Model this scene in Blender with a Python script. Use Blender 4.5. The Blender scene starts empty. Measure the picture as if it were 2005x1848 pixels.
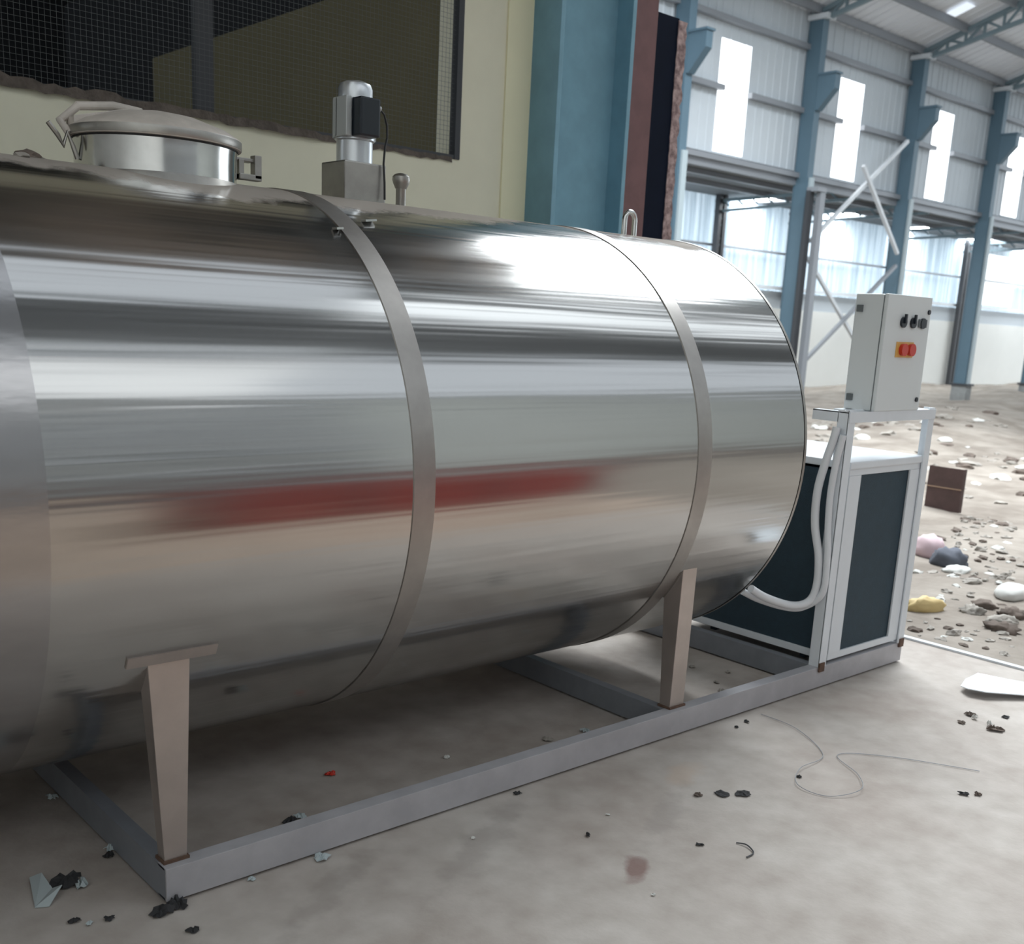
import bpy, bmesh, math, random
from math import sin, cos, pi, radians, sqrt
from mathutils import Vector, Matrix

# ------------------------------------------------------------------ camera, world, exposure
scene = bpy.context.scene
C = scene.collection
CAM = Vector((-1.0213, -2.3848, 1.5))
F = Vector((0.653, 0.721, -0.231)); YAW, PITCH, ROLL = 0.8348, 0.2331, 0.0509
F = Vector((cos(YAW)*cos(PITCH), sin(YAW)*cos(PITCH), -sin(PITCH)))
R0 = F.cross(Vector((0, 0, 1))).normalized(); U0 = R0.cross(F)
R1 = cos(ROLL)*R0 + sin(ROLL)*U0; U1 = -sin(ROLL)*R0 + cos(ROLL)*U0
cd = bpy.data.cameras.new('camera'); cam = bpy.data.objects.new('camera', cd); C.objects.link(cam)
m = Matrix.Identity(4)
for i, v in enumerate((R1, U1, -F)):
    m[0][i], m[1][i], m[2][i] = v
m.translation = CAM
cam.matrix_world = m
cd.sensor_fit = 'HORIZONTAL'; cd.sensor_width = 36.0; cd.lens = 36.0*2099.2/2005
cd.shift_x = -(1009.4-1002.5)/2005; cd.shift_y = (1121.2-924.0)/2005
cd.clip_start = 0.05; cd.clip_end = 400
cd.dof.use_dof = True; cd.dof.focus_distance = 3.3; cd.dof.aperture_fstop = 4.5
scene.camera = cam

w = bpy.data.worlds.new('overcast_sky'); scene.world = w; w.use_nodes = True
bg = w.node_tree.nodes['Background']; bg.inputs[0].default_value = (0.86, 0.94, 1.0, 1); bg.inputs[1].default_value = 3.2
scene.view_settings.view_transform = 'Standard'; scene.view_settings.look = 'None'
scene.view_settings.exposure = 0.0; scene.view_settings.gamma = 1.0
scene.cycles.max_bounces = 8; scene.cycles.diffuse_bounces = 5; scene.cycles.glossy_bounces = 5
scene.cycles.use_denoising = True
scene.cycles.sample_clamp_indirect = 6.0
KEY, SOFT, STRIP = 17.0, 1.08, 1.65        # radiance of the clear, the dusty and the lower roof lights

# ------------------------------------------------------------------ helpers
def lin(c):
    return tuple(((x/255)/12.92 if x/255 <= .04045 else ((x/255+.055)/1.055)**2.4) for x in c)

def mat(name, col, rough=.6, metal=0., vary=0., vscale=6., bump=0., bscale=40., col2=None, emit=0., spec=.5, stretch=None):
    m = bpy.data.materials.new(name); m.use_nodes = True; nt = m.node_tree; b = nt.nodes['Principled BSDF']
    b.inputs['Base Color'].default_value = (*lin(col), 1); b.inputs['Roughness'].default_value = rough
    b.inputs['Metallic'].default_value = metal; b.inputs['Specular IOR Level'].default_value = spec
    if emit:
        b.inputs['Emission Color'].default_value = (*lin(col), 1); b.inputs['Emission Strength'].default_value = emit
    if vary or col2 or bump:
        tc = nt.nodes.new('ShaderNodeTexCoord'); mp = nt.nodes.new('ShaderNodeMapping')
        nt.links.new(tc.outputs['Object'], mp.inputs[0])
        if stretch: mp.inputs['Scale'].default_value = stretch
    if vary or col2:
        n = nt.nodes.new('ShaderNodeTexNoise'); n.inputs['Scale'].default_value = vscale; n.inputs['Detail'].default_value = 6
        n.inputs['Roughness'].default_value = .62
        nt.links.new(mp.outputs[0], n.inputs[0])
        r = nt.nodes.new('ShaderNodeValToRGB'); nt.links.new(n.outputs[0], r.inputs[0])
        a = lin(col); c2 = lin(col2) if col2 else tuple(x*(1-vary) for x in a)
        r.color_ramp.elements[0].position = .38; r.color_ramp.elements[1].position = .64
        r.color_ramp.elements[0].color = (*c2, 1); r.color_ramp.elements[1].color = (*a, 1)
        nt.links.new(r.outputs[0], b.inputs['Base Color'])
    if bump:
        n2 = nt.nodes.new('ShaderNodeTexNoise'); n2.inputs['Scale'].default_value = bscale; n2.inputs['Detail'].default_value = 4
        nt.links.new(mp.outputs[0], n2.inputs[0])
        bp = nt.nodes.new('ShaderNodeBump'); bp.inputs['Strength'].default_value = bump; bp.inputs['Distance'].default_value = .02
        nt.links.new(n2.outputs[0], bp.inputs['Height']); nt.links.new(bp.outputs[0], b.inputs['Normal'])
    return m

class MB:
    """collects shapes into one mesh"""
    def __init__(s): s.v = []; s.f = []
    def add(s, vs, fs):
        o = len(s.v); s.v += [tuple(v) for v in vs]; s.f += [tuple(i+o for i in f) for f in fs]; return s
    def box(s, x0, y0, z0, x1, y1, z1):
        return s.hexa([(x0,y0,z0),(x1,y0,z0),(x1,y1,z0),(x0,y1,z0)], [(x0,y0,z1),(x1,y0,z1),(x1,y1,z1),(x0,y1,z1)])
    def hexa(s, a, b):
        return s.add(list(a)+list(b), [(3,2,1,0),(4,5,6,7),(0,1,5,4),(1,2,6,5),(2,3,7,6),(3,0,4,7)])
    def tube(s, pts, r, n=10, caps=True):
        pts = [Vector(p) for p in pts]; rs = r if isinstance(r, (list, tuple)) else [r]*len(pts)
        vs = []; prev = None
        for i, p in enumerate(pts):
            d = (pts[min(i+1, len(pts)-1)]-pts[max(i-1, 0)]).normalized()
            a = prev if prev is not None else (Vector((0,0,1)) if abs(d.z) < .9 else Vector((1,0,0)))
            u = (a-d*a.dot(d)).normalized(); prev = u; v = d.cross(u)
            vs += [p+rs[i]*(cos(2*pi*k/n)*u+sin(2*pi*k/n)*v) for k in range(n)]
        fs = [(i*n+k, i*n+(k+1) % n, (i+1)*n+(k+1) % n, (i+1)*n+k) for i in range(len(pts)-1) for k in range(n)]
        if caps: fs += [tuple(range(n))[::-1], tuple((len(pts)-1)*n+k for k in range(n))]
        return s.add(vs, fs)
    def bar(s, a, b, w, h=None):
        """rectangular bar between two points"""
        h = h or w; a = Vector(a); b = Vector(b); d = (b-a).normalized()
        up = Vector((0,0,1)) if abs(d.z) < .95 else Vector((1,0,0))
        u = d.cross(up).normalized()*w/2; v = u.cross(d).normalized()*h/2
        return s.hexa([a-u-v, a+u-v, a+u+v, a-u+v], [b-u-v, b+u-v, b+u+v, b-u+v])
    def lathe(s, prof, c=(0,0,0), n=48, closed=True):
        """profile of (r,z) turned about the vertical through c"""
        vs = [(c[0]+r*cos(2*pi*k/n), c[1]+r*sin(2*pi*k/n), c[2]+z) for r, z in prof for k in range(n)]
        fs = [(i*n+k, i*n+(k+1) % n, (i+1)*n+(k+1) % n, (i+1)*n+k) for i in range(len(prof)-1) for k in range(n)]
        if closed: fs += [tuple(range(n))[::-1], tuple((len(prof)-1)*n+k for k in range(n))]
        return s.add(vs, fs)
    def build(s, name, material, parent=None, bevel=0., smooth=False, seg=2):
        me = bpy.data.meshes.new(name); me.from_pydata(s.v, [], s.f); me.update()
        bm = bmesh.new(); bm.from_mesh(me); bmesh.ops.recalc_face_normals(bm, faces=bm.faces)
        if bevel:
            es = [e for e in bm.edges if len(e.link_faces) == 2 and e.calc_face_angle() > .6]
            bmesh.ops.bevel(bm, geom=es, offset=bevel, segments=seg, profile=.6, affect='EDGES')
        bm.to_mesh(me); bm.free()
        if smooth:
            for p in me.polygons: p.use_smooth = True
            try: me.set_sharp_from_angle(angle=radians(38))
            except Exception: pass
        me.materials.append(material)
        o = bpy.data.objects.new(name, me); C.objects.link(o)
        if parent is not None:
            o.parent = parent
            base = parent
            off = Vector((0,0,0))
            while base is not None: off += Vector(base.location); base = base.parent
            for v in me.vertices: v.co -= off
        return o

def thing(name, label, cat, loc=(0,0,0), group=None):
    o = bpy.data.objects.new(name, None); C.objects.link(o); o.location = loc; o.empty_display_size = .1
    return tag(o, label, cat, group)
def tag(o, label, cat, group=None, kind=None):
    o['label'] = label; o['category'] = cat
    if group: o['group'] = group
    if kind: o['kind'] = kind
    return o
def struct(o):
    o['kind'] = 'structure'; return o
def origin_to(o, p):
    """move a single-mesh thing's origin to p without moving its shape"""
    p = Vector(p)
    for v in o.data.vertices: v.co -= p
    o.location = p; return o
def copy_tree(o, parent=None):
    c = o.copy(); C.objects.link(c)
    if parent is not None: c.parent = parent
    for ch in list(o.children): copy_tree(ch, c)
    return c

# ------------------------------------------------------------------ materials
def floor_material():
    m = bpy.data.materials.new('concrete'); m.use_nodes = True; nt = m.node_tree; L = nt.links; N = nt.nodes.new
    b = nt.nodes['Principled BSDF']; b.inputs['Roughness'].default_value = .75; b.inputs['Specular IOR Level'].default_value = .3
    tc = N('ShaderNodeTexCoord')
    n1 = N('ShaderNodeTexNoise'); n1.inputs['Scale'].default_value = 1.6; n1.inputs['Detail'].default_value = 5
    n2 = N('ShaderNodeTexNoise'); n2.inputs['Scale'].default_value = 9; n2.inputs['Detail'].default_value = 6
    n3 = N('ShaderNodeTexNoise'); n3.inputs['Scale'].default_value = 60; n3.inputs['Detail'].default_value = 2
    for n in (n1, n2, n3): L.new(tc.outputs['Object'], n.inputs[0])
    r1 = N('ShaderNodeValToRGB'); r1.color_ramp.elements[0].position = .35; r1.color_ramp.elements[1].position = .68
    r1.color_ramp.elements[0].color = (*lin((168,159,152)), 1); r1.color_ramp.elements[1].color = (*lin((187,181,175)), 1)
    L.new(n1.outputs[0], r1.inputs[0])
    r2 = N('ShaderNodeValToRGB'); r2.color_ramp.elements[0].position = .3; r2.color_ramp.elements[1].position = .7
    r2.color_ramp.elements[0].color = (.83,.81,.79,1); r2.color_ramp.elements[1].color = (1.04,1.04,1.04,1)
    L.new(n2.outputs[0], r2.inputs[0])
    mx = N('ShaderNodeMix'); mx.data_type = 'RGBA'; mx.blend_type = 'MULTIPLY'; mx.inputs[0].default_value = 1
    L.new(r1.outputs[0], mx.inputs[6]); L.new(r2.outputs[0], mx.inputs[7]); out = mx.outputs[2]
    # reddish stain and a pale buff stain, each where the photo has it
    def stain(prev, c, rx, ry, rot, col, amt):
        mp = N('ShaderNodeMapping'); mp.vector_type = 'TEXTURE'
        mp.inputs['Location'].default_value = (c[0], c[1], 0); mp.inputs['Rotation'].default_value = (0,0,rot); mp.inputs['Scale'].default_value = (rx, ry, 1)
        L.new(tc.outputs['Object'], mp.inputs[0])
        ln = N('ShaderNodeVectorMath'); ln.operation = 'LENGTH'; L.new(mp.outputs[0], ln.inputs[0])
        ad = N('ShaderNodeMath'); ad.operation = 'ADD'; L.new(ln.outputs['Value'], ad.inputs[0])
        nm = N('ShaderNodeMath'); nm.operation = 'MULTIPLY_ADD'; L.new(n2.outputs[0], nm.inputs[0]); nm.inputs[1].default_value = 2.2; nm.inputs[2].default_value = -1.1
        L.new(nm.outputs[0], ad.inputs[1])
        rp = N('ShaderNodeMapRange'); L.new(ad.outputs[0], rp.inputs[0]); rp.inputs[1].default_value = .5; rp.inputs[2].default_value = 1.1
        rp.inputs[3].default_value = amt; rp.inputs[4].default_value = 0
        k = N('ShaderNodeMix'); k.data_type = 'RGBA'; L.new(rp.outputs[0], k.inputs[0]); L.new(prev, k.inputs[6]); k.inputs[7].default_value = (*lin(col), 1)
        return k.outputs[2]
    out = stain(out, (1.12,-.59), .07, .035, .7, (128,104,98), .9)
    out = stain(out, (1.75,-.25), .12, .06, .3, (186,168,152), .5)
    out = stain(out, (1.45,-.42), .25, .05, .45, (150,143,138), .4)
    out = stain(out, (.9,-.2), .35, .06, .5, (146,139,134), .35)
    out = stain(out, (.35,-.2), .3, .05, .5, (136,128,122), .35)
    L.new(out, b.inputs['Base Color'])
    bp = N('ShaderNodeBump'); bp.inputs['Strength'].default_value = .12; bp.inputs['Distance'].default_value = .008
    L.new(n3.outputs[0], bp.inputs['Height']); L.new(bp.outputs[0], b.inputs['Normal'])
    return m

def tank_material():
    """bright rolled stainless sheet, waves running along the barrel, dust lying on the top"""
    m = bpy.data.materials.new('stainless_sheet'); m.use_nodes = True; nt = m.node_tree; L = nt.links; N = nt.nodes.new
    b = nt.nodes['Principled BSDF']; b.inputs['Metallic'].default_value = 1
    geo = N('ShaderNodeNewGeometry'); tc = N('ShaderNodeTexCoord')
    mp = N('ShaderNodeMapping'); mp.inputs['Scale'].default_value = (.018, 1, 1); L.new(tc.outputs['Object'], mp.inputs[0])
    n1 = N('ShaderNodeTexNoise'); n1.inputs['Scale'].default_value = 19; n1.inputs['Detail'].default_value = 2; n1.inputs['Roughness'].default_value = .55
    L.new(mp.outputs[0], n1.inputs[0])
    mp2 = N('ShaderNodeMapping'); mp2.inputs['Scale'].default_value = (.5, 1, 1); L.new(tc.outputs['Object'], mp2.inputs[0])
    n2 = N('ShaderNodeTexNoise'); n2.inputs['Scale'].default_value = 2.2; n2.inputs['Detail'].default_value = 1; L.new(mp2.outputs[0], n2.inputs[0])
    b1 = N('ShaderNodeBump'); b1.inputs['Strength'].default_value = .62; b1.inputs['Distance'].default_value = .0035; L.new(n1.outputs[0], b1.inputs['Height'])
    b2 = N('ShaderNodeBump'); b2.inputs['Strength'].default_value = .6; b2.inputs['Distance'].default_value = .012; L.new(n2.outputs[0], b2.inputs['Height'])
    L.new(b1.outputs[0], b2.inputs['Normal']); L.new(b2.outputs[0], b.inputs['Normal'])
    # dust: upper part of the barrel only, patchy
    sep = N('ShaderNodeSeparateXYZ'); L.new(tc.outputs['Object'], sep.inputs[0])
    nd = N('ShaderNodeTexNoise'); nd.inputs['Scale'].default_value = 3.2; nd.inputs['Detail'].default_value = 6; nd.inputs['Roughness'].default_value = .6
    L.new(tc.outputs['Object'], nd.inputs[0])
    hz = N('ShaderNodeMapRange'); L.new(sep.outputs['Z'], hz.inputs[0]); hz.inputs[1].default_value = 1.70; hz.inputs[2].default_value = 1.845; hz.inputs[3].default_value = -.70; hz.inputs[4].default_value = .17
    hx = N('ShaderNodeMapRange'); L.new(sep.outputs['X'], hx.inputs[0]); hx.inputs[1].default_value = -.1; hx.inputs[2].default_value = .5; hx.inputs[3].default_value = .2; hx.inputs[4].default_value = .0
    a1 = N('ShaderNodeMath'); a1.operation = 'ADD'; L.new(hz.outputs[0], a1.inputs[0]); L.new(nd.outputs[0], a1.inputs[1])
    a2 = N('ShaderNodeMath'); a2.operation = 'ADD'; L.new(a1.outputs[0], a2.inputs[0]); L.new(hx.outputs[0], a2.inputs[1])
    dm = N('ShaderNodeMapRange'); L.new(a2.outputs[0], dm.inputs[0]); dm.inputs[1].default_value = .50; dm.inputs[2].default_value = .60; dm.inputs[3].default_value = 0; dm.inputs[4].default_value = .85
    dust = N('ShaderNodeBsdfDiffuse'); dust.inputs[0].default_value = (*lin((168,160,152)), 1)
    ms = N('ShaderNodeMixShader'); L.new(dm.outputs[0], ms.inputs[0]); L.new(b.outputs[0], ms.inputs[1]); L.new(dust.outputs[0], ms.inputs[2])
    # a faint even haze of dirt dulls the whole sheet
    rr = N('ShaderNodeMapRange'); L.new(n1.outputs[0], rr.inputs[0]); rr.inputs[1].default_value = .3; rr.inputs[2].default_value = .7; rr.inputs[3].default_value = .13; rr.inputs[4].default_value = .22
    L.new(rr.outputs[0], b.inputs['Roughness'])
    b.inputs['Base Color'].default_value = (.49,.485,.475,1)
    L.new(ms.outputs[0], nt.nodes['Material Output'].inputs[0])
    return m

M = dict(
    floor=floor_material(), tank=tank_material(),
    wrap=mat('dull_film_sheet', (182,180,180), .24, 1., vary=.16, vscale=5, bump=.1, bscale=10, stretch=(.3,1,1)),
    strap=mat('brushed_band', (172,168,164), .42, 1., vary=.12, vscale=9),
    steel=mat('polished_steel', (205,205,203), .16, 1., vary=.1, vscale=20),
    dullsteel=mat('satin_steel', (168,165,160), .38, .9, vary=.15, vscale=14),
    lid=mat('dusty_steel_lid', (196,188,180), .6, .0, vary=.18, vscale=14),
    motor=mat('silver_paint', (200,204,208), .3, .75),
    fins=mat('cast_aluminium', (176,180,180), .5, .4),
    black=mat('black_plastic', (22,30,38), .35),
    rubber=mat('black_rubber', (28,28,28), .6),
    skid=mat('grey_painted_steel', (176,175,179), .45, .1, vary=.14, vscale=7),
    cross=mat('grey_channel_steel', (136,140,147), .45, .2, vary=.15, vscale=7),
    leg=mat('stainless_leg', (186,176,170), .36, .75, vary=.1, vscale=8),
    rust=mat('rust', (104,80,66), .85, vary=.4, vscale=30),
    white=mat('white_enamel', (214,219,224), .35, vary=.05, vscale=6),
    whitefoam=mat('white_hose_lagging', (208,211,215), .55),
    teal=mat('dark_teal_mesh', (34,56,68), .7, vary=.14, vscale=30, bump=.3, bscale=300),
    cabinet=mat('grey_powder_coat', (206,211,212), .42),
    seam=mat('dark_seal', (96,102,104), .7),
    red=mat('red_button', (190,52,38), .4), yellow=mat('yellow_plate', (206,160,84), .5),
    cream=mat('cream_wall_paint', (226,223,202), .85, vary=.06, vscale=2.5),
    cream2=mat('pale_yellow_pilaster', (236,232,200), .85, vary=.04, vscale=2.5),  # paler, yellower tone than the wall
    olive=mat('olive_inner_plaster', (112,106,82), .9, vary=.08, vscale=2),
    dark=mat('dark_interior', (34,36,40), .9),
    shade_slab=mat('patchy_slab_concrete', (196,184,174), .9, col2=(62,70,76), vscale=.5),  # pale and dark patches made up for the tank's reflection
    cement=mat('rough_cement', (104,95,88), .95, vary=.4, vscale=18, bump=.6, bscale=30),
    darkbar=mat('dark_grey_bar', (66,68,72), .6, .2),
    wire=mat('galvanised_wire', (92,95,96), .6, .2),
    bluec=mat('dusty_teal_blue_paint', (118,160,178), .6, vary=.12, vscale=5),
    blue=mat('steel_blue_paint', (90,116,132), .5, vary=.08, vscale=1.2),
    maroon=mat('maroon_primer', (112,78,78), .65, vary=.2, vscale=7),
    pink=mat('flaking_red_primer', (182,158,154), .8, col2=(112,90,90), vscale=24),
    navy=mat('dark_navy_panel', (9,18,36), .75, vary=.2, vscale=4, spec=.12),
    clad=mat('white_profiled_cladding', (202,210,217), .6, vary=.05, vscale=.6),
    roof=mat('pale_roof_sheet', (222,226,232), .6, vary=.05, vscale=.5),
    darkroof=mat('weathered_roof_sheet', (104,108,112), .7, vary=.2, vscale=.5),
    truss=mat('grey_blue_truss_paint', (112,130,138), .6),
    purlin=mat('galvanised_purlin', (146,150,156), .5, .3),
    masonry=mat('white_washed_masonry', (242,243,240), .9, vary=.04, vscale=.7),
    plinth=mat('grey_concrete_plinth', (150,152,152), .9, vary=.2, vscale=4),
    dirt=mat('sandy_dirt', (150,142,133), .95, col2=(118,109,100), vscale=1.3, bump=.8, bscale=6),
    tandirt=mat('tan_packed_earth', (190,170,153), .95, col2=(158,142,128), vscale=1.3, bump=.5, bscale=7),
    darkwall=mat('grey_opposite_paint', (150,151,150), .8, vary=.06, vscale=.8),
    litedge=mat('pale_lit_edge', (172,186,192), .5),
    scrap=mat('white_sheet_metal', (226,232,238), .3, .3),
    rubble=mat('pale_rubble', (168,162,154), .95, vary=.35, vscale=9),
    rubble_d=mat('dark_rubble', (112,100,92), .95, vary=.35, vscale=9),
    rubble_w=mat('white_rubble', (204,204,200), .9),
    paper=mat('pale_paper', (170,180,182), .85), darkscrap=mat('dark_scrap', (48,48,50), .8, vary=.3, vscale=30),
    brown=mat('rusty_brown_steel', (88,68,66), .7, vary=.25, vscale=6),
    yellowbag=mat('yellow_plastic', (204,180,126), .6), pinkbag=mat('pale_pink_plastic', (206,182,188), .6),
    bluegrey=mat('dark_blue_grey_cloth', (92,96,106), .9),
    redoxide=mat('red_oxide_steel', (134,48,42), .5, vary=.2, vscale=3),
    clay=mat('tan_primer', (166,140,118), .7, vary=.1, vscale=3),
    greenwall=mat('pale_grey_green_paint', (172,175,171), .8, vary=.06, vscale=.8),
)
def glow(name, col, s, two=False):
    m = bpy.data.materials.new(name); m.use_nodes = True; nt = m.node_tree
    e = nt.nodes.new('ShaderNodeEmission'); e.inputs[0].default_value = (*col, 1); e.inputs[1].default_value = s
    nt.links.new(e.outputs[0], nt.nodes['Material Output'].inputs[0]); return m
M['sky_clear'] = glow('daylit_clear_sheet', (.92,.97,1.), KEY)
M['sky_soft'] = glow('daylit_dusty_sheet', (.84,.92,1.), SOFT)
M['sky_strip'] = glow('daylit_old_sheet', (.92,.97,1.), STRIP)
M['sky_mid'] = glow('daylit_mid_sheet', (.88,.95,1.), 2.5)
M['sky_far'] = glow('daylit_far_sheet', (.92,.97,1.), 2.6)
M['aisle_fill'] = glow('aisle_fill_sheet', (.93,.98,1.), 38.0)  # added glow that lifts the low aisle wall
M['pane'] = glow('daylit_window_sheet', (.95,.98,1.), 3.0)
M['pane_low'] = glow('daylit_aisle_opening', (.93,.98,1.), 2.0)
def translucent_sheet():
    m = bpy.data.materials.new('translucent_corrugated_sheet'); m.use_nodes = True; nt = m.node_tree; L = nt.links; N = nt.nodes.new
    t = N('ShaderNodeBsdfTranslucent'); d = N('ShaderNodeBsdfDiffuse'); mx = N('ShaderNodeMixShader'); mx.inputs[0].default_value = .5
    tc = N('ShaderNodeTexCoord'); mp = N('ShaderNodeMapping'); mp.inputs['Scale'].default_value = (2.2, 1, .12); L.new(tc.outputs['Object'], mp.inputs[0])
    n = N('ShaderNodeTexNoise'); n.inputs['Scale'].default_value = 3; n.inputs['Detail'].default_value = 4; L.new(mp.outputs[0], n.inputs[0])
    r = N('ShaderNodeValToRGB'); r.color_ramp.elements[0].position = .35; r.color_ramp.elements[1].position = .65
    r.color_ramp.elements[0].color = (.42,.50,.56,1); r.color_ramp.elements[1].color = (.66,.74,.80,1); L.new(n.outputs[0], r.inputs[0])
    L.new(r.outputs[0], t.inputs[0]); L.new(r.outputs[0], d.inputs[0])
    L.new(d.outputs[0], mx.inputs[1]); L.new(t.outputs[0], mx.inputs[2]); L.new(mx.outputs[0], nt.nodes['Material Output'].inputs[0]); return m
M['translu'] = translucent_sheet()

# ------------------------------------------------------------------ the setting: floor, ground
EDGE = 4.02
def slab_part(name, x0, y0, x1, y1, z0, z1, m, nx=1, ny=1, h=None):
    b = MB(); vs = []; fs = []
    for j in range(ny+1):
        for i in range(nx+1):
            x = x0+(x1-x0)*i/nx; y = y0+(y1-y0)*j/ny; vs.append((x, y, z1+(h(x, y) if h else 0)))
    for j in range(ny):
        for i in range(nx): a = j*(nx+1)+i; fs.append((a, a+1, a+nx+2, a+nx+1))
    b.add(vs, fs)
    if not h: b = MB().box(x0, y0, z0, x1, y1, z1)
    return struct(b.build(name, m, smooth=bool(h)))
slab_part('floor', -9, -1.5, EDGE, 12.3, -.3, 0, M['floor'])
slab_part('floor_yard', -9, -12, EDGE, -1.5, -.3, 0, M['tandirt'])
def wob(x, y):
    k = min(1, max(0, (x-EDGE)/1.2)); kk = min(1, max(0, (x-8)/8))
    r = .018*sin(5.1*x+1.3*y)*cos(4.3*y-2.1*x)+.03*sin(1.9*x+.7)*cos(2.3*y+.4*x)+.011*sin(13*x)*cos(11*y+3*x)
    r += kk*(.10*sin(.83*x+.5)*cos(1.07*y)+.07*sin(1.7*y-.6*x))
    return -.02+k*r*.8
slab_part('ground', EDGE, -12, 50, 16.4, 0, 0, M['dirt'], 190, 110, wob)
b = MB().box(EDGE, -1.5, -.1, EDGE+.035, 3.2, .012)
struct(b.build('trim_1', M['white'], bevel=.004))

# ------------------------------------------------------------------ the cream building behind the tank
YW = 2.4; ZS = 2.304
b = MB()
b.box(-9, YW, 0, 3.05, YW+.2, ZS).box(2.75, YW, ZS, 3.05, YW+.2, 4.6).box(-9, YW, 3.75, 2.75, YW+.2, 4.6)
struct(b.build('wall_back', M['cream']))
struct(MB().box(3.05, YW-.012, 0, 3.23, YW+.2, 4.6).build('trim_2', M['cream2']))
struct(MB().box(-9, YW-.01, 0, 3.05, YW, 1.2).build('bounce_cut_back', M['maroon']))  # hidden dark strip added to cut bounce light under the tank
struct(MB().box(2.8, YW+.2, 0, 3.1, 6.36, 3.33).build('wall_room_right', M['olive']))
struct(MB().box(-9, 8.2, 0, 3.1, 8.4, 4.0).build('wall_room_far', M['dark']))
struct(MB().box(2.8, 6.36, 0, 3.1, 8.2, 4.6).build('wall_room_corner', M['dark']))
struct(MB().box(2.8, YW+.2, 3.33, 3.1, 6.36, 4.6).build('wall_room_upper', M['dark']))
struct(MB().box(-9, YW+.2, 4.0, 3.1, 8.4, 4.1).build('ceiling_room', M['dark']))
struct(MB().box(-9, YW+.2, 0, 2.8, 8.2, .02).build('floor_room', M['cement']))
# overhead slab, unseen, added to shade the tank's left half
struct(MB().box(-9, -.1, 4.6, 4.0, 8.4, 4.78).build('ceiling_shade_slab', M['shade_slab']))
for i, x in enumerate((2.4, 2.9, 3.4, 3.9)):
    struct(MB().box(x, -.1, 4.48, x+.08, 2.4, 4.6).build('trim_%d' % (i+3), M['purlin']))
# window 1: frame, mullions, wire mesh, dirty sill
win = bpy.data.objects.new('window_1', None); C.objects.link(win); win.location = (0, YW, ZS); struct(win)
b = MB().box(2.715, YW-.01, ZS, 2.75, YW+.04, 3.75).box(-4, YW-.006, ZS, 2.75, YW+.03, ZS+.02)
b.build('window_frame', M['darkbar'], win)
for x in (1.28, -.22, -1.72, -3.2): MB().box(x, YW+.03, ZS, x+.085, YW+.07, 3.75).build('mullion', M['darkbar'], win)
b = MB(); x = -3.2
while x < 2.74: b.box(x, YW+.010, ZS, x+.0011, YW+.0111, 3.72); x += .0235
z = ZS+.02
while z < 3.72: b.box(-3.2, YW+.0116, z, 2.74, YW+.0132, z+.0011); z += .0235
b.build('wire_mesh', M['wire'], win)
random.seed(4)
b = MB(); N_ = 160
vs = []; fs = []
for i in range(N_+1):
    x = -4+6.7*i/N_; h = .012+.014*random.random()+(.03 if x < .9 else 0)*(.5+.5*sin(7*x)); d = .02+.012*random.random()
    if x > 1.9: h *= .4; d *= .4
    vs += [(x, YW-d, ZS-.012-.012*random.random()), (x, YW-d*.6, ZS+h), (x, YW+.08, ZS+h*1.2), (x, YW+.08, ZS-.01)]
for i in range(N_): fs += [(4*i, 4*i+4, 4*i+5, 4*i+1), (4*i+1, 4*i+5, 4*i+6, 4*i+2)]
b.add(vs, fs).build('window_sill', M['cement'], win)

# big column standing against the building's corner
hc = thing('steel_column', 'wide dusty blue H-section steel column at the cream wall corner', 'column', (3.5, 2.3, 0))
MB().box(3.23, 2.17, 0, 3.26, 2.43, 6.5).build('flange', M['bluec'], hc, bevel=.003)
MB().box(3.78, 2.17, 0, 3.81, 2.43, 6.5).build('flange', M['bluec'], hc, bevel=.003)
MB().box(3.26, 2.29, 0, 3.78, 2.305, 6.5).build('web', M['bluec'], hc)
tag(MB().box(3.93, 2.3, 0, 4.134, 2.36, 6.5).build('steel_post', M['maroon'], bevel=.004),
    'maroon primed steel post between blue column and dark navy panel', 'post')
pn = thing('navy_board', 'dark navy sheet panel with flaking red edge beside maroon post', 'panel', (4.27, 2.33, 0))
MB().box(4.136, 2.305, 0, 4.33, 2.35, 3.30).build('sheet', M['navy'], pn)
random.seed(8); b = MB(); vs = []; fs = []; n = 90
for i in range(n+1):
    z = 3.29*i/n; e = 4.385+.022*random.random(); l = 4.326-.006*random.random()
    vs += [(l, 2.30, z), (e, 2.30, z), (e, 2.36, z), (l, 2.36, z)]
for i in range(n):
    for k in range(4): fs.append((4*i+k, 4*i+(k+1) % 4, 4*i+4+(k+1) % 4, 4*i+4+k))
fs += [(3,2,1,0), (4*n, 4*n+1, 4*n+2, 4*n+3)]
b.add(vs, fs).build('edge_flange', M['pink'], pn)

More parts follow.
